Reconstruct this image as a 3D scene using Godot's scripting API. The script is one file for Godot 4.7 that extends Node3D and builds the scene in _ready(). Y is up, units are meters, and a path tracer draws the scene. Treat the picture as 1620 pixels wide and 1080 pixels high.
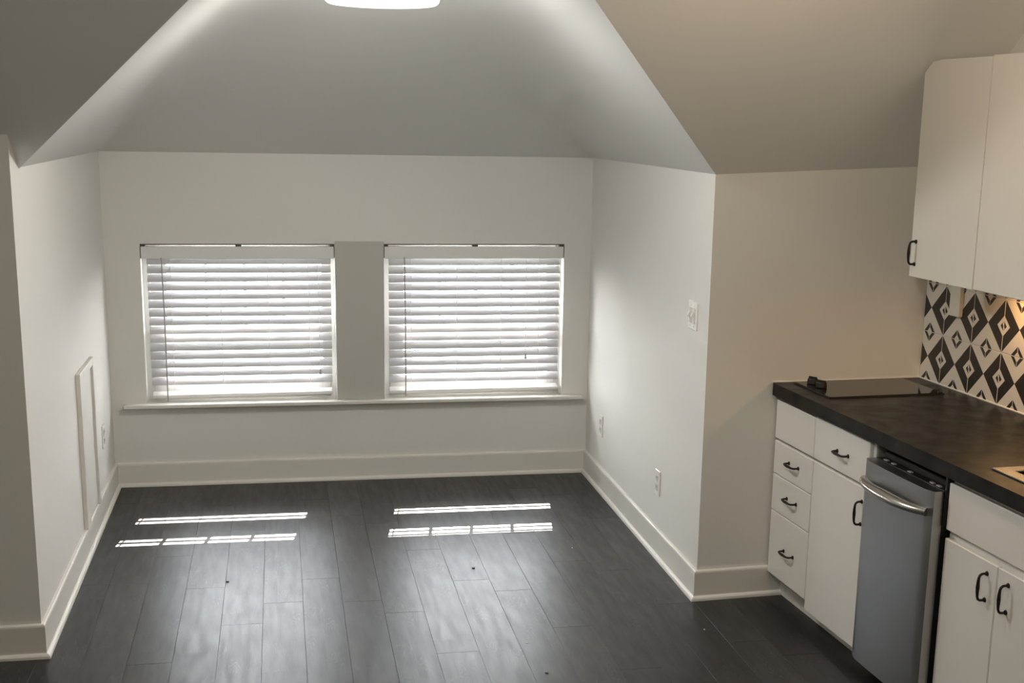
extends Node3D

# ---- measured plan (metres) ----
const W := 2.5707          # width of the dormer
const D := 2.0823          # z of the kitchen end wall and of the right wall's front edge
const DV := 2.150          # z where the left valley starts
const DL := 2.3131         # z of the left wall's front edge
const H := 1.758           # height of the low walls
const HC := 2.46           # flat ceiling
const K0 := Vector3(3.5454, 0, 2.0159)   # kitchen corner
const KT := 3.9005         # turn of the kitchen run in degrees
const CT := 0.918          # worktop height
const TILE := 0.2032
# light levels
const SKY := 5.6
const SUN := 18.0
const DORMER_LAMP := 0.63
const KITCHEN_LAMP := 0.55
const ROOM_LAMP := 1.85
const SHELF_LAMP := 0.33

var M := {}
var taken := {}
var KB: Basis
var rng := RandomNumberGenerator.new()
var cache := {}

# ---------------------------------------------------------------- helpers
func numbered(called: String) -> String:
	var n: int = taken.get(called, 0)
	taken[called] = n + 1
	return called if n == 0 else "%s_%03d" % [called, n]

func node(called: String, label: String, category: String, at := Vector3.ZERO, group := "") -> Node3D:
	var o := Node3D.new()
	o.name = numbered(called)
	add_child(o, true)
	o.position = at
	o.set_meta("label", label)
	o.set_meta("category", category)
	if group != "":
		o.set_meta("group", group)
	return o

func knode(called: String, label: String, category: String, at := Vector3.ZERO, group := "") -> Node3D:
	var o := node(called, label, category, K0 + KB * at, group)
	o.basis = KB
	return o

func struct_node(called: String, at := Vector3.ZERO) -> Node3D:
	var o := Node3D.new()
	o.name = numbered(called)
	o.set_meta("kind", "structure")
	add_child(o, true)
	o.position = at
	return o

func part(called: String, mesh: Mesh, mat: Material, parent: Node3D, at := Vector3.ZERO, rot := Vector3.ZERO) -> MeshInstance3D:
	var o := MeshInstance3D.new()
	o.name = called
	o.mesh = mesh
	o.material_override = mat
	parent.add_child(o, true)
	o.position = at
	o.rotation = rot
	return o

func struct_mesh(called: String, mesh: Mesh, mat: Material) -> MeshInstance3D:
	var o := part(numbered(called), mesh, mat, self)
	o.set_meta("kind", "structure")
	return o

func tag(o: Node, label: String, category: String, group := "") -> Node:
	o.set_meta("label", label)
	o.set_meta("category", category)
	if group != "":
		o.set_meta("group", group)
	return o

func new_st() -> SurfaceTool:
	var st := SurfaceTool.new()
	st.begin(Mesh.PRIMITIVE_TRIANGLES)
	return st

# flat convex polygon facing outward; front faces run clockwise
func poly(st: SurfaceTool, pts: Array, outward: Vector3, uvs: Array = []) -> void:
	var a: Vector3 = pts[0]
	var nrm := Vector3.ZERO
	for i in range(1, pts.size() - 1):
		nrm += (pts[i] - a).cross(pts[i + 1] - a)
	if nrm.length() < 1e-12:
		return
	var flip := nrm.dot(outward) > 0.0
	var n := nrm.normalized() * (1.0 if flip else -1.0)
	for i in range(1, pts.size() - 1):
		var order: Array = [0, i + 1, i] if flip else [0, i, i + 1]
		for k in order:
			st.set_normal(n)
			st.set_uv(uvs[k] if uvs.size() > 0 else Vector2.ZERO)
			st.add_vertex(pts[k])

# chamfered box into a SurfaceTool
func add_box(st: SurfaceTool, c: Vector3, s: Vector3, b: float, xf := Transform3D.IDENTITY) -> void:
	var h := s * 0.5
	b = minf(b, minf(h.x, minf(h.y, h.z)) * 0.6)
	var sg := [-1.0, 1.0]
	var v := func(ax: int, sx: float, sy: float, sz: float) -> Vector3:
		var p := Vector3(sx * (h.x - b), sy * (h.y - b), sz * (h.z - b))
		p[ax] = [sx, sy, sz][ax] * h[ax]
		return xf * (c + p)
	for ax in 3:
		for s0 in sg:
			var pts := []
			for q in [[-1.0, -1.0], [1.0, -1.0], [1.0, 1.0], [-1.0, 1.0]]:
				var t := [0.0, 0.0, 0.0]
				t[ax] = s0
				t[(ax + 1) % 3] = q[0]
				t[(ax + 2) % 3] = q[1]
				pts.append(v.call(ax, t[0], t[1], t[2]))
			var o := Vector3.ZERO
			o[ax] = s0
			poly(st, pts, xf.basis * o)
	if b <= 0.0:
		return
	for ax in 3:          # edges along ax
		var u := (ax + 1) % 3
		var w := (ax + 2) % 3
		for su in sg:
			for sw in sg:
				var e := func(face: int, sa: float) -> Vector3:
					var t := [0.0, 0.0, 0.0]
					t[ax] = sa
					t[u] = su
					t[w] = sw
					return v.call(face, t[0], t[1], t[2])
				var o := Vector3.ZERO
				o[u] = su
				o[w] = sw
				poly(st, [e.call(u, -1.0), e.call(u, 1.0), e.call(w, 1.0), e.call(w, -1.0)], xf.basis * o)
	for sx in sg:
		for sy in sg:
			for sz in sg:
				poly(st, [v.call(0, sx, sy, sz), v.call(1, sx, sy, sz), v.call(2, sx, sy, sz)], xf.basis * Vector3(sx, sy, sz))

func box(s: Vector3, b := 0.002) -> ArrayMesh:
	var key := "b%s_%s" % [s, b]
	if not cache.has(key):
		var st := new_st()
		add_box(st, Vector3.ZERO, s, b)
		cache[key] = st.commit()
	return cache[key]

# box given by its two corners, as a mesh about the origin plus its centre
func span(called: String, lo: Vector3, hi: Vector3, b: float, mat: Material, parent: Node3D) -> MeshInstance3D:
	return part(called, box(hi - lo, b), mat, parent, (lo + hi) * 0.5)

func add_slab(st: SurfaceTool, pts: Array, thick: Vector3) -> void:
	var cen := Vector3.ZERO
	for p in pts:
		cen += p
	cen /= pts.size()
	var far := []
	for p in pts:
		far.append(p + thick)
	poly(st, pts, -thick)
	poly(st, far, thick)
	for i in pts.size():
		var j := (i + 1) % pts.size()
		poly(st, [pts[i], pts[j], far[j], far[i]], (pts[i] + pts[j]) * 0.5 - cen)

func slab(pts: Array, thick: Vector3) -> ArrayMesh:
	var st := new_st()
	add_slab(st, pts, thick)
	return st.commit()

# round tube along a path, smooth
func add_tube(st: SurfaceTool, path: Array, radii, seg := 8, squash := 1.0) -> void:
	var n := path.size()
	var rings := []
	var norms := []
	var side := Vector3.ZERO
	for i in n:
		var t: Vector3 = (path[mini(i + 1, n - 1)] - path[maxi(i - 1, 0)]).normalized()
		if side == Vector3.ZERO:
			side = t.cross(Vector3.UP if absf(t.y) < 0.9 else Vector3.RIGHT).normalized()
		side = (side - t * side.dot(t)).normalized()
		var up := t.cross(side).normalized()
		var r: float = radii[i] if radii is Array else radii
		var ring := []
		var nr := []
		for k in seg:
			var a := TAU * k / seg
			var d := side * cos(a) + up * sin(a) * squash
			ring.append(path[i] + d * r)
			nr.append((side * cos(a) * squash + up * sin(a)).normalized())
		rings.append(ring)
		norms.append(nr)
	for i in n - 1:
		for k in seg:
			var k2 := (k + 1) % seg
			quad_smooth(st, [rings[i][k], rings[i][k2], rings[i + 1][k2], rings[i + 1][k]], [norms[i][k], norms[i][k2], norms[i + 1][k2], norms[i + 1][k]])
	poly(st, rings[0], path[0] - path[1])
	poly(st, rings[n - 1], path[n - 1] - path[n - 2])

func quad_smooth(st: SurfaceTool, p: Array, nr: Array) -> void:
	for tri in [[0, 1, 2], [0, 2, 3]]:
		var c: Vector3 = (p[tri[1]] - p[tri[0]]).cross(p[tri[2]] - p[tri[0]])
		if c.length() < 1e-14:
			continue
		var mean: Vector3 = nr[tri[0]] + nr[tri[1]] + nr[tri[2]]
		var t: Array = [tri[0], tri[2], tri[1]] if c.dot(mean) > 0.0 else tri
		for k in t:
			st.set_normal(nr[k])
			st.set_uv(Vector2.ZERO)
			st.add_vertex(p[k])

# lathe about y: profile of Vector2(radius, y), creased between segments
func add_lathe(st: SurfaceTool, prof: Array, seg := 32, at := Vector3.ZERO) -> void:
	for i in prof.size() - 1:
		var a: Vector2 = prof[i]
		var b: Vector2 = prof[i + 1]
		var d := b - a
		if d.length() < 1e-7:
			continue
		var n2 := Vector2(d.y, -d.x).normalized()      # profile runs upward on the outside: outward is +r
		for k in seg:
			var a0 := TAU * k / seg
			var a1 := TAU * (k + 1) / seg
			var c0 := Vector3(cos(a0), 0, sin(a0))
			var c1 := Vector3(cos(a1), 0, sin(a1))
			quad_smooth(st, [at + c0 * a.x + Vector3.UP * a.y, at + c1 * a.x + Vector3.UP * a.y, at + c1 * b.x + Vector3.UP * b.y, at + c0 * b.x + Vector3.UP * b.y],
				[c0 * n2.x + Vector3.UP * n2.y, c1 * n2.x + Vector3.UP * n2.y, c1 * n2.x + Vector3.UP * n2.y, c0 * n2.x + Vector3.UP * n2.y])

func lathe(prof: Array, seg := 32) -> ArrayMesh:
	var st := new_st()
	add_lathe(st, prof, seg)
	return st.commit()

func tube(path: Array, radii, seg := 8, squash := 1.0) -> ArrayMesh:
	var st := new_st()
	add_tube(st, path, radii, seg, squash)
	return st.commit()

# ---------------------------------------------------------------- materials
func noise_image(size: int, freq: float, seed_: int, octaves := 4) -> Image:
	var f := FastNoiseLite.new()
	f.seed = seed_
	f.noise_type = FastNoiseLite.TYPE_SIMPLEX_SMOOTH
	f.frequency = freq
	f.fractal_octaves = octaves
	return f.get_seamless_image(size, size)

func mat(color: Color, rough: float, metal := 0.0) -> StandardMaterial3D:
	var m := StandardMaterial3D.new()
	m.albedo_color = color
	m.roughness = rough
	m.metallic = metal
	return m

func c8(r: int, g: int, b: int) -> Color:
	return Color(r / 255.0, g / 255.0, b / 255.0)

func relief(m: StandardMaterial3D, img: Image, scale: float, depth: float) -> void:
	m.heightmap_enabled = true
	m.heightmap_texture = ImageTexture.create_from_image(img)
	m.heightmap_scale = depth
	m.uv1_triplanar = true
	m.uv1_world_triplanar = true
	m.uv1_scale = Vector3.ONE * scale

# two-tone mottle: base colour varied by noise, mean close to 1
func mottle(size: int, freq: float, seed_: int, lo: Color, hi: Color, contrast := 1.0, octaves := 4) -> Image:
	var src := noise_image(size, freq, seed_, octaves)
	var out := Image.create(size, size, true, Image.FORMAT_RGB8)
	for y in size:
		for x in size:
			var v := clampf((src.get_pixel(x, y).r - 0.5) * contrast + 0.5, 0.0, 1.0)
			out.set_pixel(x, y, lo.lerp(hi, v))
	out.generate_mipmaps()
	return out

func wood_image() -> Image:
	var w := 512
	var h := 1024
	var fine := FastNoiseLite.new()
	fine.seed = 11
	fine.frequency = 0.02
	fine.fractal_octaves = 3
	var broad := FastNoiseLite.new()
	broad.seed = 12
	broad.frequency = 0.004
	broad.fractal_octaves = 3
	var img := Image.create(w, h, true, Image.FORMAT_RGB8)
	for y in h:
		for x in w:
			var warp := broad.get_noise_2d(x * 1.6, y * 0.8)
			var ring := sin((x * 0.055 + warp * 16.0) * 2.0)          # cathedral figure
			var grain := fine.get_noise_2d(x * 14.0, y * 0.7)
			var patch := broad.get_noise_2d(x * 0.9 + 900.0, y * 1.1)
			var v := 0.72 + 0.10 * grain + 0.16 * patch
			v += 0.30 * smoothstep(0.72, 1.0, ring) * smoothstep(0.0, 0.35, broad.get_noise_2d(x * 0.7 + 300.0, y * 0.9 + 40.0))
			img.set_pixel(x, y, Color(v, v, v * 1.0).clamp(Color(0.3, 0.3, 0.3), Color.WHITE))
	img.generate_mipmaps()
	return img

func wood_rough() -> Image:
	var n := FastNoiseLite.new()
	n.seed = 31
	n.frequency = 0.012
	n.fractal_octaves = 4
	var img := Image.create(256, 512, true, Image.FORMAT_RGB8)
	for y in 512:
		for x in 256:
			var v := 0.84 + 0.16 * n.get_noise_2d(x * 3.0, y * 0.8)
			img.set_pixel(x, y, Color(v, v, v))
	img.generate_mipmaps()
	return img

# printed pattern of one encaustic tile: dark lozenges on the side edges, pale lozenges on top and bottom edges
func tile_image() -> Image:
	var n := 384
	var light := c8(214, 206, 194)
	var dark := c8(44, 40, 36)
	var img := Image.create(n, n, true, Image.FORMAT_RGB8)
	for y in n:
		for x in n:
			var sum := 0.0
			for s in 9:
				var u := (x + 0.17 + 0.33 * (s % 3)) / n
				var v := (y + 0.17 + 0.33 * (s / 3)) / n
				var du := minf(u, 1.0 - u)
				var sd := u if u < 0.5 else u - 1.0
				var dd := du + absf(v - 0.5)
				var dl := absf(u - 0.5) + minf(v, 1.0 - v)
				var white := 0.0
				if dd < 0.5 and du < 0.011:
					white = 1.0
				elif dd < 0.5:
					if dd < 0.2:
						white = 1.0
						if dd < 0.098:
							white = 1.0 if absf(sd * 1.1 - (v - 0.5) * 0.6) < 0.014 else 0.0
				else:
					white = 1.0
					if dl < 0.2 and dl > 0.1:
						white = 1.0 if absf(u - 0.5) < 0.008 or minf(v, 1.0 - v) < 0.008 else 0.0
				sum += white / 9.0
			img.set_pixel(x, y, dark.lerp(light, sum))
	img.generate_mipmaps()
	return img

func brushed_image() -> Image:
	var f := FastNoiseLite.new()
	f.seed = 5
	f.frequency = 0.03
	var img := Image.create(256, 256, true, Image.FORMAT_RGB8)
	for y in 256:
		for x in 256:
			var v := 0.78 + 0.05 * f.get_noise_2d(x * 1.0, y * 30.0) + 0.03 * f.get_noise_2d(x * 0.6 + 500.0, y * 0.6)
			img.set_pixel(x, y, Color(v, v, v))
	img.generate_mipmaps()
	return img

func make_materials() -> void:
	var peel := noise_image(512, 0.03, 3, 4)
	var wall := mat(c8(226, 224, 218), 0.62)
	relief(wall, peel, 1.3, 0.035)
	M.wall = wall
	var ceil_m := mat(c8(227, 226, 222), 0.75)
	relief(ceil_m, noise_image(512, 0.02, 8, 5), 1.1, 0.05)
	M.ceiling = ceil_m
	var trim := mat(c8(222, 219, 211), 0.42)
	relief(trim, peel, 1.7, 0.012)
	M.trim = trim
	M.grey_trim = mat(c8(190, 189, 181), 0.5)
	var cab := mat(c8(228, 224, 217), 0.38)
	relief(cab, noise_image(256, 0.04, 9, 3), 2.1, 0.008)
	M.cabinet = cab
	M.cabinet_in = mat(c8(196, 190, 180), 0.6)
	M.slat = mat(c8(192, 191, 194), 0.45)
	M.slat.backlight_enabled = true
	M.slat.backlight = Color(0.06, 0.06, 0.062)
	M.blind_rail = mat(c8(232, 231, 228), 0.45)
	M.cord = mat(c8(226, 224, 220), 0.8)
	M.wand = mat(c8(170, 168, 166), 0.25)
	M.sash = mat(c8(226, 225, 222), 0.45)
	M.storm = mat(c8(190, 192, 194), 0.4, 0.6)
	M.bracket = mat(c8(74, 68, 60), 0.55)
	var glass := mat(Color(0.96, 0.98, 0.98, 0.06), 0.0)
	glass.transparency = BaseMaterial3D.TRANSPARENCY_ALPHA
	M.glass = glass
	M.plate = mat(c8(234, 232, 227), 0.35)
	M.socket = mat(c8(205, 202, 196), 0.4)
	M.slot = mat(c8(60, 58, 55), 0.6)
	# floor
	var wi := ImageTexture.create_from_image(wood_image())
	var wr := ImageTexture.create_from_image(wood_rough())
	for i in 4:
		var t: Array = [[62, 61, 60], [54, 53, 52], [67, 66, 65], [58, 57, 56]][i]
		var f := mat(c8(t[0], t[1], t[2]), 0.45)
		f.albedo_texture = wi
		f.metallic_specular = 0.42
		f.roughness_texture = wr
		f.roughness_texture_channel = BaseMaterial3D.TEXTURE_CHANNEL_RED
		f.heightmap_enabled = true
		f.heightmap_texture = wi
		f.heightmap_scale = 0.008
		M["plank%d" % i] = f
	M.subfloor = mat(c8(40, 38, 37), 0.9)
	# kitchen
	var top := mat(Color.WHITE, 0.40)
	top.albedo_texture = ImageTexture.create_from_image(mottle(512, 0.012, 21, c8(18, 17, 15), c8(38, 35, 31), 1.7, 5))
	top.uv1_triplanar = true
	top.uv1_world_triplanar = true
	top.uv1_scale = Vector3.ONE * 1.4
	top.roughness_texture = ImageTexture.create_from_image(mottle(256, 0.02, 22, Color(0.75, 0.75, 0.75), Color(1, 1, 1), 1.6, 4))
	top.metallic_specular = 0.28
	M.counter = top
	var steel := mat(c8(176, 177, 179), 0.40, 1.0)
	steel.roughness_texture = ImageTexture.create_from_image(brushed_image())
	steel.uv1_triplanar = true
	steel.uv1_scale = Vector3(1.6, 1.6, 1.6)
	M.steel = steel
	M.chrome = mat(c8(190, 188, 182), 0.24, 1.0)
	M.black = mat(c8(24, 23, 22), 0.5)
	M.black_glass = mat(c8(20, 19, 18), 0.07)
	M.iron = mat(c8(36, 28, 24), 0.45, 0.4)
	var tile := mat(Color.WHITE, 0.38)
	tile.albedo_texture = ImageTexture.create_from_image(tile_image())
	M.tile = tile
	M.grout = mat(c8(205, 198, 186), 0.85)
	M.box = mat(c8(214, 208, 196), 0.5)
	# lamps
	var glow := mat(c8(250, 248, 244), 0.5)
	glow.emission_enabled = true
	glow.emission = c8(255, 250, 242)
	glow.emission_energy_multiplier = 1.7
	M.glow = glow
	var warm := mat(c8(250, 240, 222), 0.5)
	warm.emission_enabled = true
	warm.emission = c8(255, 206, 148)
	warm.emission_energy_multiplier = 3.0
	M.warm = warm
	M.lawn = mat(c8(150, 150, 138), 0.95)
	M.roofing = mat(c8(96, 92, 88), 0.9)

# ---------------------------------------------------------------- main
func _ready() -> void:
	rng.seed = 4711
	KB = Basis(Vector3.UP, deg_to_rad(KT))
	# camera: lens shifted as in a cropped photograph
	var cam := Camera3D.new()
	cam.name = "camera"
	cam.projection = Camera3D.PROJECTION_FRUSTUM
	cam.near = 0.05
	cam.far = 200.0
	var foc := 2086.98
	cam.size = cam.near * 1080.0 / foc
	cam.frustum_offset = Vector2((810.0 - 852.675) / foc, (662.506 - 540.0) / foc) * cam.near
	cam.basis = Basis.from_euler(Vector3(-0.2231, -0.1959, 0.0188))
	cam.position = Vector3(0.8877, 1.9552, 7.1026)
	add_child(cam)
	cam.current = true
	# sky
	var env := Environment.new()
	env.background_mode = Environment.BG_SKY
	var sm := ProceduralSkyMaterial.new()
	sm.sky_top_color = Color(0.90, 0.92, 0.95)
	sm.sky_horizon_color = Color(1.0, 0.99, 0.985)
	sm.sky_curve = 0.2
	sm.ground_bottom_color = Color(0.62, 0.63, 0.62)
	sm.ground_horizon_color = Color(0.86, 0.87, 0.88)
	sm.sky_energy_multiplier = SKY
	sm.ground_energy_multiplier = SKY * 0.85
	env.sky = Sky.new()
	env.sky.sky_material = sm
	env.tonemap_mode = Environment.TONE_MAPPER_LINEAR
	env.tonemap_exposure = 1.0
	env.sdfgi_enabled = true
	env.ssao_enabled = true
	env.ssil_enabled = true
	var we := WorldEnvironment.new()
	we.name = "world_environment"
	we.environment = env
	add_child(we)
	# sun, through the blinds
	var sun := DirectionalLight3D.new()
	sun.name = "sun"
	sun.light_color = Color(1.0, 0.97, 0.92)
	sun.light_energy = SUN
	sun.light_angular_distance = 0.25
	sun.shadow_enabled = true
	sun.sky_mode = DirectionalLight3D.SKY_MODE_LIGHT_ONLY
	add_child(sun)
	sun.look_at_from_position(Vector3.ZERO, Vector3(-0.157, -0.807, 1.0), Vector3.UP)

	make_materials()
	build_shell()
	build_floor()
	build_baseboards()
	build_windows()
	build_kitchen()
	build_fixtures()

func omni(at: Vector3, color: Color, energy: float, size: float, parent: Node3D) -> void:
	var l := OmniLight3D.new()
	l.name = "light_source"
	l.light_color = color
	l.light_energy = energy
	l.light_size = size
	l.omni_range = 14.0
	l.omni_attenuation = 2.0
	l.shadow_enabled = true
	parent.add_child(l)
	l.position = at

# ---------------------------------------------------------------- room shell
const WIN := [[0.1785, 1.1735], [1.4345, 2.4215]]
const WB := 0.441
const WT := 1.292

func build_shell() -> void:
	# back wall with its two openings
	var st := new_st()
	var x0 := -0.25
	var x1 := W + 0.25
	var zt := -0.17
	var bx := func(a: float, b: float, c: float, d: float) -> void:
		add_box(st, Vector3((a + b) * 0.5, (c + d) * 0.5, zt * 0.5), Vector3(b - a, d - c, -zt), 0.0)
	bx.call(x0, x1, -0.2, WB)
	bx.call(x0, x1, WT, H + 0.02)
	bx.call(x0, WIN[0][0], WB, WT)
	bx.call(WIN[0][1], WIN[1][0], WB, WT)
	bx.call(WIN[1][1], x1, WB, WT)
	struct_mesh("wall_back", st.commit(), M.wall)
	# left wall, its end and the wall that goes on to the left
	st = new_st()
	add_slab(st, [Vector3(0, -0.2, -0.17), Vector3(0, -0.2, DV), Vector3(0, H, DV), Vector3(0, H, -0.17)], Vector3(-0.25, 0, 0))
	add_slab(st, [Vector3(0, -0.2, DV), Vector3(0, -0.2, DL), Vector3(0, 2.02, DL), Vector3(0, 1.84, DV)], Vector3(-0.25, 0, 0))
	struct_mesh("wall_left", st.commit(), M.wall)
	st = new_st()
	add_box(st, Vector3(-1.125, 0.95, DL - 0.1), Vector3(1.75, 2.3, 0.2), 0.0)
	struct_mesh("wall_left_front", st.commit(), M.wall)
	st = new_st()
	add_box(st, Vector3(-1.85, 1.15, 5.6), Vector3(0.2, 2.7, 7.0), 0.0)
	struct_mesh("wall_far_left", st.commit(), M.wall)
	st = new_st()
	add_box(st, Vector3(1.3, 1.15, 9.1), Vector3(6.6, 2.7, 0.2), 0.0)
	struct_mesh("wall_rear", st.commit(), M.wall)
	# right wall of the dormer
	st = new_st()
	add_slab(st, [Vector3(W, -0.2, -0.17), Vector3(W, -0.2, D), Vector3(W, H, D), Vector3(W, H, -0.17)], Vector3(0.2, 0, -0.014))
	struct_mesh("wall_right", st.commit(), M.wall)
	# kitchen end wall and side wall
	var kx := KB * Vector3.RIGHT
	var kz := KB * Vector3.BACK
	var a := Vector3(W, 0, D)
	var b := K0 + kx * 0.2
	var hr := 1.80
	st = new_st()
	add_slab(st, [a + Vector3.UP * -0.2, b + Vector3.UP * -0.2, b + Vector3.UP * (hr + 0.06), a + Vector3.UP * (H + 0.05)], Vector3(0.03, 0, -0.2))
	struct_mesh("wall_kitchen_end", st.commit(), M.wall)
	st = new_st()
	add_slab(st, [K0 + Vector3.UP * -0.2 - kz * 0.25, K0 + Vector3.UP * -0.2 + kz * 7.2, K0 + Vector3.UP * 2.6 + kz * 7.2, K0 + Vector3.UP * 2.6 + kz * 0.9, K0 + Vector3.UP * 1.95 - kz * 0.25], kx * 0.2)
	struct_mesh("wall_kitchen_side", st.commit(), M.wall)

	# ceiling planes
	var ce := struct_node("ceiling")
	# dormer: left and right slopes, hip above the back wall
	var tl := tan(deg_to_rad(39.4))
	var tr := tan(deg_to_rad(41.4))
	var te := tan(deg_to_rad(23.5))
	var rise := HC - H
	var zh := rise / te
	var tml := tan(deg_to_rad(36.0))
	var lv0 := Vector3(0, H - 0.004, DV)
	var lv1 := Vector3(rise / tl, HC, DV + rise / tml)
	var lh := Vector3(rise / tl, HC, zh)
	var up := Vector3(0, 0.15, 0)
	var lift := Vector3(0, 0.012, 0)
	part("roof_deck", slab([Vector3(0, H, 0) + lift, lh + lift, lv1 + lift, lv0 + lift], up), M.ceiling, ce)
	# right main slope follows the kitchen end wall
	var p0 := Vector3(W, H, D)
	var p1 := Vector3(K0.x, hr, K0.z)
	var e := p1 - p0
	var g := (kz + Vector3.UP).normalized()
	var nm := e.cross(g).normalized()
	if nm.y < 0.0:
		nm = -nm
	# valley: point at flat-ceiling height on both the right dormer plane and the right main slope
	var xv := W - rise / tr
	var zv := p0.z - (nm.x * (xv - p0.x) + nm.y * (HC - p0.y)) / nm.z
	var rv1 := Vector3(xv, HC, zv)
	var rh := Vector3(xv, HC, zh)
	part("roof_deck", slab([Vector3(W, H, 0) + lift, rh + lift, rv1 + lift, p0 + lift], up), M.ceiling, ce)
	part("dormer_plaster", dormer_plaster(tl, tr, te, lv1, rv1), M.ceiling, ce)
	# hip, a little wider than seen so that its edges close; its outer end is the eave that shades the windows
	var hipn := Vector3(0, 0.12, 0)
	var eave := -0.725
	part("roof_deck", slab([Vector3(-0.35, H, 0) + lift, Vector3(W + 0.35, H, 0) + lift, rh + Vector3(0.35, 0, 0) + lift, lh - Vector3(0.35, 0, 0) + lift], hipn), M.ceiling, ce)
	part("eave_overhang", slab([Vector3(-0.7, H, 0), Vector3(W + 0.7, H, 0), Vector3(W + 0.7, H + te * eave, eave), Vector3(-0.7, H + te * eave, eave)], hipn), M.roofing, ce)
	# left main slope
	part("slope_main_left", slab([lv0, lv1, Vector3(-2.0, HC, lv1.z), Vector3(-2.0, H - 0.004, DV)], up), M.ceiling, ce)
	# right main slope
	var far := e.normalized() * 1.3
	var at_top := func(base: Vector3) -> Vector3:
		return base + g * ((HC - base.y) / g.y)
	var q1 := p0 + far
	part("slope_main_right", slab([p0, q1, at_top.call(q1), rv1], up), M.ceiling, ce)
	# flat ceiling
	st = new_st()
	add_box(st, Vector3(1.2, HC + 0.075, 5.2), Vector3(7.0, 0.15, 8.2), 0.0)
	part("flat_panel", st.commit(), M.ceiling, ce)

# plaster under the hipped dormer roof: three slopes and the flat, their meeting lines softened
func dormer_plaster(tl: float, tr: float, te: float, lv1: Vector3, rv1: Vector3) -> ArrayMesh:
	var zmax := maxf(lv1.z, rv1.z)
	var nz := 60
	var nx := 64
	var height := func(x: float, z: float) -> float:
		var side := minf(H + tl * x, H + tr * (W - x))
		var hip := H + te * z
		var k := clampf((minf(side, hip) - H) * 0.9, 0.0, 0.3)
		var y := minf(side, hip)
		if k > 0.001:
			var h := maxf(k - absf(side - hip), 0.0) / k
			y -= h * h * k * 0.25
		return minf(y, HC)
	var at := func(i: int, j: int) -> Vector3:
		var z := zmax * j / nz
		var xl := 0.0 if z < DV else minf((z - DV) / (lv1.z - DV), 1.0) * lv1.x
		var xr := W if z < D else W - minf((z - D) / (rv1.z - D), 1.0) * (W - rv1.x)
		var x := lerpf(xl, xr, float(i) / nx)
		return Vector3(x, height.call(x, z), z)
	var nrm := func(p: Vector3) -> Vector3:
		var e := 0.004
		var dx: float = height.call(p.x + e, p.z) - height.call(p.x - e, p.z)
		var dz: float = height.call(p.x, p.z + e) - height.call(p.x, p.z - e)
		return Vector3(dx, -2.0 * e, dz).normalized()
	var st := new_st()
	for j in nz:
		for i in nx:
			var q := [at.call(i, j), at.call(i + 1, j), at.call(i + 1, j + 1), at.call(i, j + 1)]
			quad_smooth(st, q, [nrm.call(q[0]), nrm.call(q[1]), nrm.call(q[2]), nrm.call(q[3])])
	return st.commit()

# ---------------------------------------------------------------- floor planks
func plank_mesh(len_: float, wid: float, variant: int) -> ArrayMesh:
	var key := "p%.3f_%.3f_%d" % [len_, wid, variant]
	if cache.has(key):
		return cache[key]
	var st := new_st()
	var h := Vector3(wid * 0.5, 0.006, len_ * 0.5)
	var b := 0.0003
	var r := RandomNumberGenerator.new()
	r.seed = 100 + variant
	var o := Vector2(r.randf(), r.randf())
	var uv := func(p: Vector3) -> Vector2:
		return o + Vector2(p.x / 0.36, p.z / 1.5)
	var top := [Vector3(-h.x + b, h.y, -h.z + b), Vector3(h.x - b, h.y, -h.z + b), Vector3(h.x - b, h.y, h.z - b), Vector3(-h.x + b, h.y, h.z - b)]
	var mid := [Vector3(-h.x, h.y - b, -h.z), Vector3(h.x, h.y - b, -h.z), Vector3(h.x, h.y - b, h.z), Vector3(-h.x, h.y - b, h.z)]
	var bot := [Vector3(-h.x, -h.y, -h.z), Vector3(h.x, -h.y, -h.z), Vector3(h.x, -h.y, h.z), Vector3(-h.x, -h.y, h.z)]
	var uvs := func(a: Array) -> Array:
		var x := []
		for p in a:
			x.append(uv.call(p))
		return x
	poly(st, top, Vector3.UP, uvs.call(top))
	poly(st, bot, Vector3.DOWN)
	for i in 4:
		var j := (i + 1) % 4
		var s0 := [top[i], top[j], mid[j], mid[i]]
		var out: Vector3 = (mid[i] + mid[j]) * 0.5
		poly(st, s0, Vector3(out.x, 0.01, out.z), uvs.call(s0))
		var s1 := [mid[i], mid[j], bot[j], bot[i]]
		poly(st, s1, Vector3(out.x, 0, out.z), uvs.call(s1))
	st.generate_tangents()
	cache[key] = st.commit()
	return cache[key]

func build_floor() -> void:
	var fl := struct_node("floor")
	var st := new_st()
	add_box(st, Vector3(1.1, -0.112, 4.5), Vector3(6.4, 0.2, 9.4), 0.0)
	part("subfloor", st.commit(), M.subfloor, fl)
	var pw := 0.1605
	var gap := 0.0009
	var plen := 1.22
	for i in range(-13, 22):
		var xa := 0.305 + pw * i
		if xa > 3.62 or xa < -1.8:
			continue
		var z: float = -fposmod(i * 0.47 + 0.31 * (i % 3), plen)
		if i == 3: z = 1.88 - 2.0 * plen
		if i == 4: z = 1.61 - 2.0 * plen
		if i == -1: z = 1.57 - 2.0 * plen
		while z < 9.0:
			var a := maxf(z, 0.0 if xa > -0.14 else 2.2)
			var b := minf(z + plen, 9.0)
			z += plen
			if b - a < 0.02:
				continue
			var mi := rng.randi_range(0, 3)
			part("plank", plank_mesh(snappedf(b - a - gap, 0.001), pw - gap, rng.randi_range(0, 11)), M["plank%d" % mi], fl, Vector3(xa + pw * 0.5, -0.006, (a + b) * 0.5))

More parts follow.
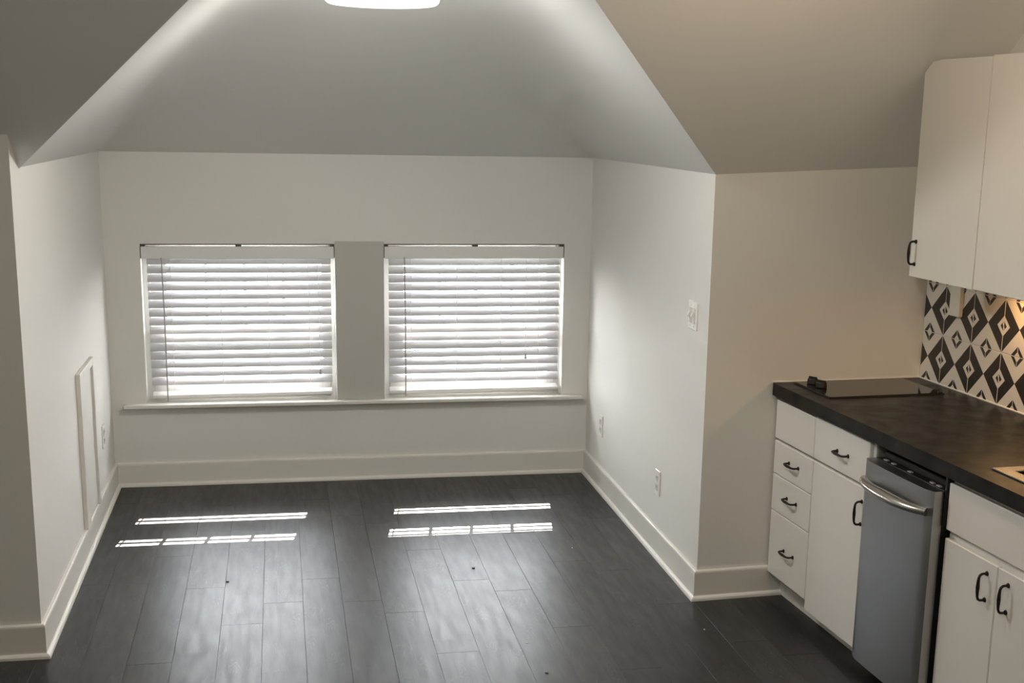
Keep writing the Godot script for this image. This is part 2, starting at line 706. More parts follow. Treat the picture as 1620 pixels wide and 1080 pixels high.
# ---------------------------------------------------------------- baseboards
func sweep(path: Array, i: int, prof: Array) -> ArrayMesh:
	# profile of Vector2(out from wall, height), mitred at both ends of segment i
	var st := new_st()
	var inward := func(k: int) -> Vector3:
		var d: Vector3 = (path[k + 1] - path[k]).normalized()
		return Vector3(-d.z, 0, d.x)
	var at := func(v: int, o: float) -> Vector3:
		var n0: Vector3 = inward.call(clampi(v - 1, 0, path.size() - 2))
		var n1: Vector3 = inward.call(clampi(v, 0, path.size() - 2))
		if v == 0:
			n0 = n1
		if v == path.size() - 1:
			n1 = n0
		var m := (n0 + n1)
		m = m * (2.0 / m.length_squared())
		return path[v] + m * o
	var n_in: Vector3 = inward.call(i)
	var ends := [[], []]
	for q in prof:
		ends[0].append(at.call(i, q.x) + Vector3.UP * q.y)
		ends[1].append(at.call(i + 1, q.x) + Vector3.UP * q.y)
	for k in prof.size():
		var k2 := (k + 1) % prof.size()
		var d: Vector2 = prof[k2] - prof[k]
		var o2 := Vector2(-d.y, d.x)
		poly(st, [ends[0][k], ends[0][k2], ends[1][k2], ends[1][k]], n_in * o2.x + Vector3.UP * o2.y)
	var along: Vector3 = path[i + 1] - path[i]
	poly(st, ends[0], -along)
	poly(st, ends[1], along)
	return st.commit()

func build_baseboards() -> void:
	var kx := KB * Vector3.RIGHT
	var path := [Vector3(-1.75, 0, DL), Vector3(0, 0, DL), Vector3.ZERO, Vector3(W, 0, 0), Vector3(W, 0, D), K0 + kx * -0.598]
	# profiles run clockwise seen with the wall on the left: up the wall side last
	var board := [Vector2(0.0, 0.0), Vector2(0.0, 0.1285), Vector2(0.009, 0.1285), Vector2(0.013, 0.1245), Vector2(0.0145, 0.118), Vector2(0.0145, 0.0)]
	var shoe := [Vector2(0.0145, 0.0), Vector2(0.0145, 0.019), Vector2(0.019, 0.0182), Vector2(0.0245, 0.0145), Vector2(0.028, 0.009), Vector2(0.029, 0.0)]
	var names := ["baseboard_left_front", "baseboard_left", "baseboard_back", "baseboard_right", "baseboard_kitchen"]
	for i in 5:
		var o := struct_node(names[i])
		part("board", sweep(path, i, board), M.trim, o)
		part("shoe_molding", sweep(path, i, shoe), M.trim, o)

# ---------------------------------------------------------------- windows and blinds
func build_windows() -> void:
	for i in 2:
		var a: float = WIN[i][0]
		var b: float = WIN[i][1]
		var w := struct_node("window_%d" % (i + 1), Vector3(a, WB, 0))
		var wd := b - a
		var ht := WT - WB
		var bar := func(called: String, x0: float, x1: float, y0: float, y1: float, z: float, t: float, m: Material, parent: Node3D) -> MeshInstance3D:
			return part(called, box(Vector3(x1 - x0, y1 - y0, t), 0.002), m, parent, Vector3((x0 + x1) * 0.5, (y0 + y1) * 0.5, z) - (parent.position if parent != w else Vector3.ZERO))
		# jamb liners
		bar.call("jamb", 0.0, 0.035, 0.0, ht, -0.125, 0.085, M.sash, w)
		bar.call("jamb", wd - 0.03, wd, 0.0, ht, -0.125, 0.085, M.sash, w)
		bar.call("head", 0.035, wd - 0.03, ht - 0.03, ht, -0.125, 0.085, M.sash, w)
		bar.call("outer_sill", 0.035, wd - 0.03, 0.0, 0.022, -0.155, 0.15, M.sash, w)
		# lower sash (inside), one pane
		var lo := 0.022
		var mid := 0.39
		bar.call("lower_sash_stile", 0.035, 0.108, lo, mid, -0.092, 0.03, M.sash, w)
		bar.call("lower_sash_stile", wd - 0.068, wd - 0.03, lo, mid, -0.092, 0.03, M.sash, w)
		bar.call("lower_sash_rail", 0.108, wd - 0.068, lo, 0.118, -0.092, 0.03, M.sash, w)
		bar.call("lower_sash_rail", 0.108, wd - 0.068, mid - 0.04, mid, -0.092, 0.03, M.sash, w)
		bar.call("pane", 0.108, wd - 0.068, 0.118, mid - 0.04, -0.092, 0.004, M.glass, w)
		# upper sash (outside), four panes side by side
		bar.call("upper_sash_stile", 0.035, 0.116, mid - 0.04, ht - 0.03, -0.137, 0.03, M.sash, w)
		bar.call("upper_sash_stile", wd - 0.068, wd - 0.03, mid - 0.04, ht - 0.03, -0.137, 0.03, M.sash, w)
		bar.call("upper_sash_rail", 0.116, wd - 0.068, mid - 0.04, mid, -0.137, 0.03, M.sash, w)
		bar.call("upper_sash_rail", 0.116, wd - 0.068, ht - 0.075, ht - 0.03, -0.137, 0.03, M.sash, w)
		var gw := (wd - 0.068 - 0.116) / 4.0
		for k in 4:
			var x := 0.116 + gw * k
			bar.call("pane", x + (0.008 if k > 0 else 0.0), x + gw - (0.008 if k < 3 else 0.0), mid, ht - 0.075, -0.137, 0.004, M.glass, w)
			if k > 0:
				bar.call("muntin", x - 0.008, x + 0.008, mid, ht - 0.075, -0.137, 0.026, M.sash, w)
		# storm window frame outside
		bar.call("storm_rail", 0.0, wd, 0.305, 0.39, -0.2, 0.02, M.storm, w)
		bar.call("storm_stile", 0.0, 0.075, 0.0, ht, -0.182, 0.014, M.storm, w)
		bar.call("storm_stile", wd - 0.04, wd, 0.0, ht, -0.182, 0.014, M.storm, w)
		build_blind(i)
	# stool under both windows and the flat board between them
	var sill := struct_node("trim_1")
	var st := new_st()
	add_box(st, Vector3(1.2987, 0.4405, 0.0275), Vector3(2.474, 0.021, 0.055), 0.004)
	for i in 2:
		add_box(st, Vector3((WIN[i][0] + WIN[i][1]) * 0.5, 0.4405, -0.04), Vector3(WIN[i][1] - WIN[i][0], 0.021, 0.082), 0.001)
	part("stool", st.commit(), M.trim, sill)
	var post := struct_node("trim_2")
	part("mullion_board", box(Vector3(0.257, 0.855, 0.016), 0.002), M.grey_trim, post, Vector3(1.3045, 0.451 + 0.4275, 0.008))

func slat_mesh(len_: float) -> ArrayMesh:
	# shallow curved section, 50 mm wide
	var st := new_st()
	var n := 6
	var top := []
	var bot := []
	for i in n + 1:
		var t := -1.0 + 2.0 * i / n
		var y := 0.0022 * (1.0 - t * t)
		top.append(Vector2(t * 0.0215, y + 0.0011))
		bot.append(Vector2(t * 0.0215, y - 0.0011))
	var h := len_ * 0.5
	for i in n:
		var nr := Vector2(-(top[i + 1].y - top[i].y), top[i + 1].x - top[i].x).normalized()
		var n3 := Vector3(0, nr.y, nr.x)
		poly(st, [Vector3(-h, top[i].y, top[i].x), Vector3(h, top[i].y, top[i].x), Vector3(h, top[i + 1].y, top[i + 1].x), Vector3(-h, top[i + 1].y, top[i + 1].x)], n3)
		poly(st, [Vector3(-h, bot[i].y, bot[i].x), Vector3(h, bot[i].y, bot[i].x), Vector3(h, bot[i + 1].y, bot[i + 1].x), Vector3(-h, bot[i + 1].y, bot[i + 1].x)], -n3)
		for s in [-1.0, 1.0]:
			poly(st, [Vector3(s * h, top[i].y, top[i].x), Vector3(s * h, top[i + 1].y, top[i + 1].x), Vector3(s * h, bot[i + 1].y, bot[i + 1].x), Vector3(s * h, bot[i].y, bot[i].x)], Vector3(s, 0, 0))
	for k in [0, n]:
		poly(st, [Vector3(-h, top[k].y, top[k].x), Vector3(h, top[k].y, top[k].x), Vector3(h, bot[k].y, bot[k].x), Vector3(-h, bot[k].y, bot[k].x)], Vector3(0, 0, top[k].x))
	return st.commit()

func build_blind(i: int) -> void:
	var labels := ["white slatted blind on the left window, beside the access panel wall", "white slatted blind on the right window, nearer the kitchen"]
	var a: float = WIN[i][0]
	var b: float = WIN[i][1]
	var xa: float = [0.2065, 1.4615][i]
	var xb: float = [1.1535, 2.4035][i]
	var o := node("window_blind", labels[i], "blind", Vector3((a + b) * 0.5, WB, 0), "window blinds")
	var loc := func(x: float, y: float, z: float) -> Vector3:
		return Vector3(x - (a + b) * 0.5, y - WB, z)
	var wd := b - a
	# valance and headrail, hung a little below the head of the opening
	part("valance", box(Vector3(wd - 0.008, 0.064, 0.008), 0.002), M.blind_rail, o, loc.call((a + b) * 0.5, 1.246, -0.004))
	part("headrail", box(Vector3(wd - 0.03, 0.04, 0.045), 0.002), M.blind_rail, o, loc.call((a + b) * 0.5, 1.256, -0.034))
	for x in [a + 0.012, (a + b) * 0.5, b - 0.012]:
		part("bracket", box(Vector3(0.022 if absf(x - (a + b) * 0.5) > 0.1 else 0.03, 0.0145, 0.05), 0.001), M.bracket, o, loc.call(x, WT - 0.00725, -0.027))
	part("head_strip", box(Vector3(wd - 0.002, 0.005, 0.006), 0.001), M.bracket, o, loc.call((a + b) * 0.5, WT - 0.0027, -0.003))
	for x in [a + 0.0015, b - 0.0015]:
		part("side_clip", box(Vector3(0.003, 0.062, 0.012), 0.0), M.bracket, o, loc.call(x, 1.249, -0.008))
	var zc := -0.034
	var mesh := slat_mesh(xb - xa)
	var y0: float = [1.2015, 1.1935][i]
	var tilt := deg_to_rad(56.0)
	for k in 15:
		var y := y0 - 0.0458 * k
		part("slat", mesh, M.slat, o, loc.call((xa + xb) * 0.5, y, zc), Vector3(tilt, 0, deg_to_rad(0.10 * (k % 3 - 1) + (0.12 if i == 1 else 0.02) * k / 15.0)))
	part("bottom_rail", box(Vector3(xb - xa, 0.02, 0.048), 0.004), M.blind_rail, o, loc.call((xa + xb) * 0.5, 0.490, zc), Vector3(deg_to_rad(18.0), 0, deg_to_rad(0.35 if i == 0 else 0.25)))
	# ladder cords in front of and behind the slats, lift cords through them
	for f in [0.125, 0.39, 0.65, 0.875]:
		var x: float = lerpf(xa, xb, f)
		for dz in [-0.0235, 0.0235]:
			part("ladder_cord", tube([loc.call(x, 1.236, zc + dz), loc.call(x, 0.494, zc + dz)], 0.0011, 5), M.cord, o)
	# tilt wand
	var wx: float = xa + [0.078, 0.082][i]
	var wand := tube([loc.call(wx, 1.222, 0.006), loc.call(wx + 0.004, 0.9, 0.013), loc.call(wx + 0.004, 0.463, 0.016)], 0.0036, 8)
	part("tilt_wand", wand, M.wand, o)
	# lift cord with tassels
	var tx: float = xb - [0.07, 0.195][i]
	var ty: float = [0.62, 0.69][i]
	part("lift_cord", tube([loc.call(tx, 1.22, 0.004), loc.call(tx + 0.004, ty, 0.006)], 0.0013, 5), M.cord, o)
	var st := new_st()
	add_lathe(st, [Vector2(0.0, 0.0), Vector2(0.006, 0.002), Vector2(0.0065, 0.01), Vector2(0.004, 0.028), Vector2(0.0, 0.032)], 10, loc.call(tx + 0.004, ty - 0.03, 0.008))
	part("cord_tassel", st.commit(), M.wand, o)

# ---------------------------------------------------------------- kitchen (local axes: x into the side wall, z towards the camera)
func handle_mesh() -> ArrayMesh:
	if cache.has("handle"):
		return cache["handle"]
	var st := new_st()
	var path := []
	var radii := []
	# bow pull, 85 mm between its feet, standing out along -x; lies along z
	var pts := [[-0.0425, 0.0], [-0.043, 0.008], [-0.0425, 0.018], [-0.038, 0.0245], [-0.03, 0.0275], [-0.015, 0.0285], [0.0, 0.0285], [0.015, 0.0285], [0.03, 0.0275], [0.038, 0.0245], [0.0425, 0.018], [0.043, 0.008], [0.0425, 0.0]]
	for q in pts:
		path.append(Vector3(-q[1], 0, q[0]))
		radii.append(0.0042 if absf(q[0]) > 0.02 else 0.0052)
	radii[6] = 0.0062
	add_tube(st, path, radii, 8)
	for s in [-1.0, 1.0]:
		add_tube(st, [Vector3(0.0, 0, s * 0.0425), Vector3(-0.004, 0, s * 0.0425)], [0.0085, 0.0065], 10)
	cache["handle"] = st.commit()
	return cache["handle"]

func handle(parent: Node3D, at: Vector3, upright: bool) -> void:
	part("handle", handle_mesh(), M.iron, parent, at, Vector3(PI / 2, 0, 0) if upright else Vector3.ZERO)

# a front panel spanning z0..z1, y0..y1 with its face at x = xf
func front(called: String, z0: float, z1: float, y0: float, y1: float, xf: float, t: float, parent: Node3D) -> MeshInstance3D:
	return part(called, box(Vector3(t, y1 - y0, z1 - z0), 0.0025), M.cabinet, parent, Vector3(xf + t * 0.5, (y0 + y1) * 0.5, (z0 + z1) * 0.5))

func build_kitchen() -> void:
	var xf := -0.663
	# --- base cabinet by the end wall
	var c := knode("base_cabinet", "white base cabinet with drawers and one door, left of the dishwasher", "cabinet")
	span("body", Vector3(-0.643, 0.085, 0.006), Vector3(-0.012, 0.864, 0.814), 0.002, M.cabinet_in, c)
	span("toe_kick", Vector3(-0.60, 0.0, 0.006), Vector3(-0.585, 0.085, 0.814), 0.001, M.trim, c)
	span("bottom_rail", Vector3(-0.652, 0.062, 0.37), Vector3(-0.60, 0.085, 0.814), 0.001, M.cabinet, c)
	front("false_front", 0.012, 0.360, 0.690, 0.850, xf, 0.02, c)
	var d := front("drawer", 0.364, 0.790, 0.690, 0.856, xf, 0.02, c)
	handle(d, Vector3(-0.010, -0.008, 0.0175), false)
	for y in [[0.541, 0.680], [0.384, 0.538], [0.106, 0.381]]:
		d = front("drawer", 0.014, 0.362, y[0], y[1], xf, 0.02, c)
		handle(d, Vector3(-0.010, 0.004 if y[0] > 0.2 else -0.002, 0.012), false)
	d = front("door", 0.368, 0.792, 0.066, 0.680, xf, 0.02, c)
	handle(d, Vector3(-0.010, 0.212, 0.182), true)
	span("filler", Vector3(-0.650, 0.085, 0.796), Vector3(-0.60, 0.862, 0.814), 0.001, M.cabinet, c)
	# --- dishwasher
	var w := knode("dishwasher", "narrow stainless steel dishwasher with a curved bar handle, under the black worktop", "dishwasher")
	span("tub", Vector3(-0.63, 0.09, 0.838), Vector3(-0.05, 0.835, 1.292), 0.003, M.black, w)
	span("kick_plate", Vector3(-0.60, 0.0, 0.836), Vector3(-0.575, 0.1, 1.292), 0.001, M.black, w)
	var ds := new_st()
	# bowed door front: section in x-z, swept up
	var zs := []
	for k in 13:
		zs.append(lerpf(0.842, 1.288, k / 12.0))
	var prof := func(z: float) -> float:
		var t := (z - 0.842) / 0.446 * 2.0 - 1.0
		var edge := smoothstep(0.0, 0.06, 1.0 - absf(t))
		return -0.703 - 0.010 * edge - 0.006 * (1.0 - t * t)
	for k in 12:
		var za: float = zs[k]
		var zb: float = zs[k + 1]
		var xa: float = prof.call(za)
		var xb: float = prof.call(zb)
		quad_smooth(ds, [Vector3(xa, 0.075, za), Vector3(xb, 0.075, zb), Vector3(xb, 0.814, zb), Vector3(xa, 0.814, za)], [norm_at(prof, za), norm_at(prof, zb), norm_at(prof, zb), norm_at(prof, za)])
		poly(ds, [Vector3(xa, 0.814, za), Vector3(xb, 0.814, zb), Vector3(-0.67, 0.814, zb), Vector3(-0.67, 0.814, za)], Vector3.UP)
		poly(ds, [Vector3(xa, 0.075, za), Vector3(xb, 0.075, zb), Vector3(-0.67, 0.075, zb), Vector3(-0.67, 0.075, za)], Vector3.DOWN)
	for z in [zs[0], zs[12]]:
		var x: float = prof.call(z)
		poly(ds, [Vector3(x, 0.075, z), Vector3(x, 0.814, z), Vector3(-0.67, 0.814, z), Vector3(-0.67, 0.075, z)], Vector3(0, 0, z - 1.0))
	poly(ds, [Vector3(-0.67, 0.075, zs[0]), Vector3(-0.67, 0.814, zs[0]), Vector3(-0.67, 0.814, zs[12]), Vector3(-0.67, 0.075, zs[12])], Vector3.RIGHT)
	part("door", ds.commit(), M.steel, w)
	span("door_liner", Vector3(-0.67, 0.08, 0.846), Vector3(-0.634, 0.816, 1.286), 0.002, M.black, w)
	# top edge of the door with its buttons
	for z in [0.90, 0.95, 1.06, 1.20, 1.24]:
		span("button", Vector3(-0.664, 0.816, z - 0.011), Vector3(-0.652, 0.820, z + 0.011), 0.001, M.wand, w)
	span("side_seal", Vector3(-0.668, 0.70, 1.290), Vector3(-0.60, 0.864, 1.302), 0.001, M.black, w)
	# handle: flattened bow bar
	var hp := []
	var hr := []
	for k in 17:
		var t := -1.0 + k / 8.0
		hp.append(Vector3(-0.714 - 0.042 * (1.0 - pow(absf(t), 3.0)), 0.742, 1.064 + t * 0.205))
		hr.append(lerpf(0.024, 0.017, absf(t)))
	part("bar_handle", tube(hp, hr, 16, 0.8), M.chrome, w)
	# --- sink cabinet
	var s := knode("base_cabinet", "white sink base cabinet with two doors, right of the dishwasher", "cabinet")
	span("body", Vector3(-0.643, 0.085, 1.304), Vector3(-0.012, 0.66, 2.2), 0.002, M.cabinet_in, s)
	span("front_frame", Vector3(-0.646, 0.652, 1.304), Vector3(-0.628, 0.864, 2.2), 0.002, M.cabinet, s)
	span("toe_kick", Vector3(-0.60, 0.0, 1.304), Vector3(-0.585, 0.085, 2.2), 0.001, M.trim, s)
	front("false_front", 1.306, 2.196, 0.692, 0.848, xf, 0.02, s)
	d = front("door", 1.306, 1.598, 0.066, 0.664, xf, 0.02, s)
	handle(d, Vector3(-0.010, 0.218, 0.096), true)
	d = front("door", 1.602, 1.894, 0.066, 0.664, xf, 0.02, s)
	handle(d, Vector3(-0.010, 0.218, -0.09), true)
	front("end_panel", 1.898, 2.196, 0.066, 0.664, xf, 0.02, s)
	# --- worktop with an opening for the sink
	var ct := knode("countertop", "long dark charcoal worktop over the base cabinets", "countertop")
	var st := new_st()
	var wk := func(x0: float, x1: float, z0: float, z1: float) -> void:
		add_box(st, Vector3((x0 + x1) * 0.5, CT - 0.025, (z0 + z1) * 0.5), Vector3(x1 - x0, 0.05, z1 - z0), 0.0)
	var sx0 := -0.575
	var sx1 := -0.12
	var sz0 := 1.44
	var sz1 := 2.04
	wk.call(-0.681, sx0, 0.002, 2.21)
	wk.call(sx1, -0.001, 0.002, 2.21)
	wk.call(sx0, sx1, 0.002, sz0)
	wk.call(sx0, sx1, sz1, 2.21)
	part("slab", st.commit(), M.counter, ct)
	# caulk lines where worktop meets the walls
	var ck := struct_node("trim_4", K0)
	ck.basis = KB
	span("caulk_line", Vector3(-0.68, CT, 0.0005), Vector3(-0.004, CT + 0.005, 0.0055), 0.001, M.trim, ck)
	span("caulk_line", Vector3(-0.0125, CT, 0.006), Vector3(-0.0075, CT + 0.006, 2.2), 0.001, M.trim, ck)
	# --- sink
	var sk := knode("sink", "drop-in stainless steel sink with a raised rim in the worktop", "sink")
	st = new_st()
	var rim := func(x0: float, x1: float, z0: float, z1: float) -> void:
		add_box(st, Vector3((x0 + x1) * 0.5, CT + 0.003, (z0 + z1) * 0.5), Vector3(x1 - x0, 0.006, z1 - z0), 0.002)
	rim.call(-0.595, -0.545, 1.42, 2.06)
	rim.call(-0.15, -0.10, 1.42, 2.06)
	rim.call(-0.547, -0.148, 1.42, 1.47)
	rim.call(-0.547, -0.148, 2.01, 2.06)
	part("rim", st.commit(), M.chrome, sk)
	st = new_st()
	var rr := []      # rounded basin: rings from rim down
	for lev in [[0.0, 0.0], [-0.02, 0.004], [-0.13, 0.012], [-0.155, 0.03], [-0.16, 0.06]]:
		var ring := []
		for k in 32:
			var ang := TAU * k / 32.0
			var cx := cos(ang)
			var sn := sin(ang)
			var px: float = signf(cx) * pow(absf(cx), 0.35) * (0.203 - lev[1])
			var pz: float = signf(sn) * pow(absf(sn), 0.35) * (0.276 - lev[1])
			ring.append(Vector3(-0.3475 + px, CT + lev[0], 1.74 + pz))
		rr.append(ring)
	for l in rr.size() - 1:
		for k in 32:
			var k2 := (k + 1) % 32
			var q := [rr[l][k], rr[l][k2], rr[l + 1][k2], rr[l + 1][k]]
			poly(st, q, Vector3(-0.3475, CT + 0.3, 1.74) - q[0])
	poly(st, rr[rr.size() - 1], Vector3.UP)
	part("basin", st.commit(), M.steel, sk)
	part("drain", lathe([Vector2(0.0, 0.0), Vector2(0.04, 0.0), Vector2(0.042, 0.003), Vector2(0.03, 0.003), Vector2(0.0, 0.001)], 24), M.chrome, sk, Vector3(-0.3475, CT - 0.16, 1.74))
	# --- cooktop
	var hob := knode("cooktop", "black glass two-burner cooktop set in the worktop by the end wall", "cooktop")
	span("frame", Vector3(-0.602, CT, 0.032), Vector3(-0.098, CT + 0.004, 0.345), 0.0015, M.black, hob)
	span("glass", Vector3(-0.597, CT + 0.004, 0.037), Vector3(-0.103, CT + 0.0065, 0.340), 0.001, M.black_glass, hob)
	for z in [0.085, 0.162]:
		var kn := part("knob", lathe([Vector2(0.0, 0.0), Vector2(0.021, 0.0), Vector2(0.023, 0.004), Vector2(0.0205, 0.021), Vector2(0.018, 0.024), Vector2(0.0, 0.024)], 24), M.black, hob, Vector3(-0.545, CT + 0.0065, z))
		part("grip", box(Vector3(0.008, 0.008, 0.038), 0.002), M.black, kn, Vector3(0, 0.027, 0), Vector3(0, 0.5, 0))
	# --- wall cabinet, its end clipped where the ceiling slopes
	var u := knode("wall_cabinet", "white wall cabinet with flat doors above the tiled backsplash", "cabinet")
	var ux := -0.30
	var clip := [Vector2(0.384, 1.402), Vector2(2.093, 1.402), Vector2(2.093, 2.195), Vector2(0.44, 2.195), Vector2(0.384, 2.135)]
	var pts := []
	for q in clip:
		pts.append(Vector3(ux, q.y, q.x))
	part("body", slab(pts, Vector3(-ux - 0.002, 0, 0)), M.cabinet, u)
	pts = []
	for q in [Vector2(0.380, 1.398), Vector2(0.805, 1.398), Vector2(0.805, 2.190), Vector2(0.432, 2.190), Vector2(0.380, 2.150)]:
		pts.append(Vector3(ux - 0.02, q.y, q.x))
	var d0 := part("door", slab(pts, Vector3(0.0195, 0, 0)), M.cabinet, u)
	part("handle", handle_mesh(), M.iron, d0, Vector3(ux - 0.02, 1.488, 0.412), Vector3(PI / 2, 0, 0))
	for k in 3:
		var z0 := 0.809 + 0.428 * k
		d = front("door", z0, z0 + 0.424, 1.398, 2.198, ux - 0.02, 0.0195, u)
	# --- backsplash tiles on the side wall
	var bs := struct_node("trim_3", K0)
	bs.basis = KB
	span("grout_bed", Vector3(-0.0055, CT, 0.0), Vector3(-0.0005, 1.400, 2.19), 0.0, M.grout, bs)
	for j in 3:
		for k in range(-1, 10):
			var z0 := maxf(0.0012, 0.1546 + TILE * k)
			var z1 := 0.1546 + TILE * (k + 1)
			var y0 := maxf(CT + 0.001, 1.1225 + TILE * (j - 1))
			var y1 := minf(1.400, 1.1225 + TILE * j)
			tile(bs, z0 + 0.0012, z1 - 0.0012, y0 + 0.0012, y1 - 0.0012, 0.1546 + TILE * k, 1.1225 + TILE * (j - 1))
	# --- plain box on the tiles
	var bb := knode("junction_box", "small plain off-white box on the tiles under the wall cabinet", "box")
	span("cover", Vector3(-0.030, 1.216, 0.214), Vector3(-0.0085, 1.396, 0.284), 0.003, M.box, bb)
	# --- lamp under the wall cabinet
	var ul := knode("under_cabinet_lamp", "slim warm lamp fixed under the wall cabinet near the tiles", "lamp")
	span("housing", Vector3(-0.135, 1.384, 0.62), Vector3(-0.06, 1.400, 1.50), 0.002, M.plate, ul)
	span("diffuser", Vector3(-0.130, 1.374, 0.63), Vector3(-0.065, 1.384, 1.49), 0.003, M.warm, ul)
	var al := AreaLight3D.new()
	al.name = "light_source"
	al.area_size = Vector2(0.06, 0.84)
	al.light_color = Color(1.0, 0.78, 0.52)
	al.light_energy = SHELF_LAMP
	al.area_range = 14.0
	al.shadow_enabled = true
	ul.add_child(al)
	al.position = Vector3(-0.0975, 1.3715, 1.06)
	al.rotation = Vector3(-PI / 2, 0, 0)

func norm_at(prof: Callable, z: float) -> Vector3:
	var e := 0.004
	var dx: float = prof.call(z + e) - prof.call(z - e)
	return Vector3(-2.0 * e, 0, dx).normalized()

func tile(parent: Node3D, z0: float, z1: float, y0: float, y1: float, uz: float, uy: float) -> void:
	var b := 0.0012
	var st := new_st()
	var uv := func(z: float, y: float) -> Vector2:
		return Vector2((z - uz) / TILE, 1.0 - (y - uy) / TILE)
	var q := [[z0, y0], [z1, y0], [z1, y1], [z0, y1]]
	var fr := [[z0 + b, y0 + b], [z1 - b, y0 + b], [z1 - b, y1 - b], [z0 + b, y1 - b]]
	var A := []
	var B := []
	var C := []
	var ua := []
	var ub := []
	for i in 4:
		A.append(Vector3(-0.0085, fr[i][1], fr[i][0]))
		B.append(Vector3(-0.0085 + b, q[i][1], q[i][0]))
		C.append(Vector3(-0.004, q[i][1], q[i][0]))
		ua.append(uv.call(fr[i][0], fr[i][1]))
		ub.append(uv.call(q[i][0], q[i][1]))
	poly(st, A, Vector3.LEFT, ua)
	var cen: Vector3 = (A[0] + A[2]) * 0.5
	for i in 4:
		var j := (i + 1) % 4
		var o: Vector3 = (B[i] + B[j]) * 0.5 - cen
		poly(st, [A[i], A[j], B[j], B[i]], Vector3(-0.02, o.y, o.z), [ua[i], ua[j], ub[j], ub[i]])
		poly(st, [B[i], B[j], C[j], C[i]], Vector3(0, o.y, o.z), [ub[i], ub[j], ub[j], ub[i]])
	part("tile", st.commit(), M.tile, parent)

# ---------------------------------------------------------------- fixtures and small things
func outlet(label: String, at: Vector3, facing: float) -> void:
	var o := node("outlet", label, "outlet", at, "wall outlets")
	o.rotation.y = facing
	part("cover_plate", box(Vector3(0.072, 0.116, 0.006), 0.002), M.plate, o, Vector3(0, 0, 0.003))
	for s in [-1.0, 1.0]:
		var r := part("receptacle", box(Vector3(0.034, 0.030, 0.003), 0.001), M.socket, o, Vector3(0, s * 0.022, 0.0072))
		for x in [-0.007, 0.007]:
			part("slot", box(Vector3(0.0025, 0.009, 0.001), 0.0), M.slot, r, Vector3(x, 0.003, 0.0015))
	part("screw", lathe([Vector2(0.0, 0.0), Vector2(0.0035, 0.0), Vector2(0.003, 0.0012), Vector2(0.0, 0.0015)], 10), M.socket, o, Vector3(0, 0, 0.006), Vector3(PI / 2, 0, 0))

func ceiling_lamp(label: String, at: Vector3, r: float, drop: float, energy: float, color: Color, glow_m: Material, below := 0.0) -> void:
	var o := node("ceiling_light", label, "lamp", at)
	part("mounting_plate", lathe([Vector2(0.0, -0.012), Vector2(r * 0.86, -0.012), Vector2(r * 0.86, 0.0), Vector2(0.0, 0.0)], 48), M.plate, o)
	# drum diffuser, open profile from the bottom centre outwards and up
	var p := [Vector2(0.0, -drop)]
	p.append(Vector2(r - 0.02, -drop))
	for k in 6:
		var a := PI / 2 * (k + 1) / 6.0
		p.append(Vector2(r - 0.02 + 0.02 * sin(a), -drop + 0.02 - 0.02 * cos(a)))
	p.append(Vector2(r, -0.013))
	p.append(Vector2(0.0, -0.013))
	part("diffuser", lathe(p, 64), glow_m, o)
	omni(Vector3(0, -drop * 0.55, 0), color, energy, r * 0.7, o)
	if below > 0.0:      # the glowing underside
		var al := AreaLight3D.new()
		al.name = "underside_light"
		al.area_size = Vector2(r * 1.6, r * 1.6)
		al.light_color = color
		al.light_energy = below
		al.area_range = 14.0
		al.shadow_enabled = true
		o.add_child(al)
		al.position = Vector3(0, -drop - 0.004, 0)
		al.rotation = Vector3(-PI / 2, 0, 0)

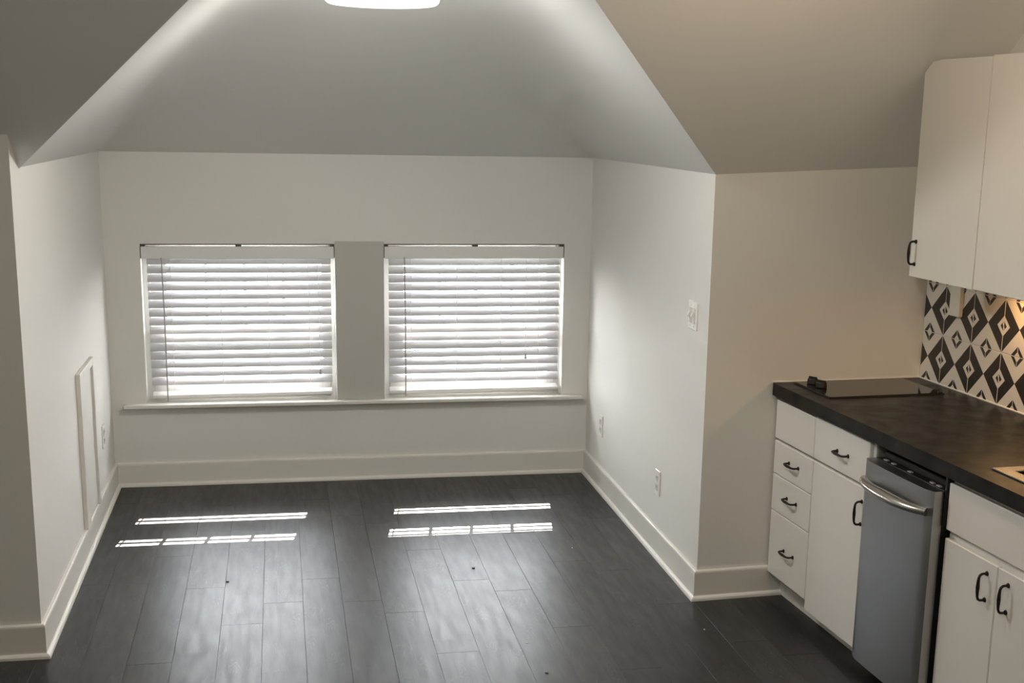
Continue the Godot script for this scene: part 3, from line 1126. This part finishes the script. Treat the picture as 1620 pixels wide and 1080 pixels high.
func build_fixtures() -> void:
	ceiling_lamp("round white drum ceiling light glowing above the dormer", Vector3(1.259, HC, 2.29), 0.20, 0.125, DORMER_LAMP, Color(1.0, 0.995, 0.975), M.glow, DORMER_LAMP * 2.1)
	ceiling_lamp("round drum ceiling light over the kitchen floor", Vector3(2.46, HC, 3.69), 0.16, 0.10, KITCHEN_LAMP, Color(1.0, 0.89, 0.76), M.glow)
	ceiling_lamp("round drum ceiling light in the main room behind the viewer", Vector3(1.2, HC, 5.9), 0.20, 0.10, ROOM_LAMP, Color(1.0, 0.985, 0.93), M.glow)
	outlet("white wall outlet on the left wall beside the access panel", Vector3(0, 0.376, 0.42), PI / 2)
	outlet("white wall outlet on the right wall near the window corner", Vector3(W, 0.35, 0.36), -PI / 2)
	outlet("white wall outlet low on the right wall, nearer the kitchen", Vector3(W, 0.338, 1.466), -PI / 2)
	# switch plate
	var s := node("switch_plate", "white light switch plate on the right wall, near the kitchen corner", "switch", Vector3(W, 1.173, 1.885))
	s.rotation.y = -PI / 2
	part("cover_plate", box(Vector3(0.114, 0.116, 0.006), 0.002), M.plate, s, Vector3(0, 0, 0.003))
	for x in [-0.023, 0.023]:
		var t := part("switch_frame", box(Vector3(0.03, 0.064, 0.003), 0.001), M.socket, s, Vector3(x, 0, 0.0072))
		part("toggle", box(Vector3(0.009, 0.022, 0.014), 0.002), M.plate, t, Vector3(0, 0.004, 0.006), Vector3(-0.5, 0, 0))
		for y in [-0.042, 0.042]:
			part("screw", lathe([Vector2(0.0, 0.0), Vector2(0.0035, 0.0), Vector2(0.003, 0.0012), Vector2(0.0, 0.0015)], 10), M.socket, s, Vector3(x, y, 0.006), Vector3(PI / 2, 0, 0))
	# access panel on the left wall: flat board with flat trim
	var p := node("access_panel", "white access panel with flat board trim on the left wall", "panel", Vector3(0, 0.1285, 0.955))
	span("panel_board", Vector3(0.0, 0.0, -0.19), Vector3(0.008, 0.69, 0.15), 0.001, M.trim, p)
	span("stile", Vector3(0.0, 0.0, 0.135), Vector3(0.020, 0.706, 0.225), 0.002, M.trim, p)
	span("stile", Vector3(0.0, 0.0, -0.225), Vector3(0.020, 0.706, -0.185), 0.002, M.trim, p)
	span("top_rail", Vector3(0.0, 0.672, -0.185), Vector3(0.020, 0.706, 0.135), 0.002, M.trim, p)
	# crumbs on the floor
	var crumbs := [["small dark crumb on the floor below the left window", Vector3(0.634, 0.0, 1.60), 0.010, M.black], ["dark crumb on the floor below the right window", Vector3(1.70, 0.0, 1.57), 0.010, M.black],
		["small dark crumb on the floor at the bottom of the picture", Vector3(1.80, 0.0, 2.74), 0.009, M.black], ["tiny white crumb on the floor near the right baseboard", Vector3(2.2, 0.0, 1.35), 0.006, M.plate],
		["tiny white crumb on the floor in front of the right wall's end", Vector3(1.78, 0.0, 2.45), 0.007, M.plate], ["tiny pale crumb on the floor by the base cabinet", Vector3(2.50, 0.0, 2.42), 0.006, M.plate]]
	for c in crumbs:
		var st := new_st()
		var r: float = c[2]
		add_box(st, Vector3(0, r * 0.25, 0), Vector3(r * 1.3, r * 0.5, r * 0.7), r * 0.14, Transform3D(Basis(Vector3.UP, r * 300.0), Vector3.ZERO))
		var o := part(numbered("floor_crumb"), st.commit(), c[3], self, c[1])
		tag(o, c[0], "crumb", "crumbs on the floor")
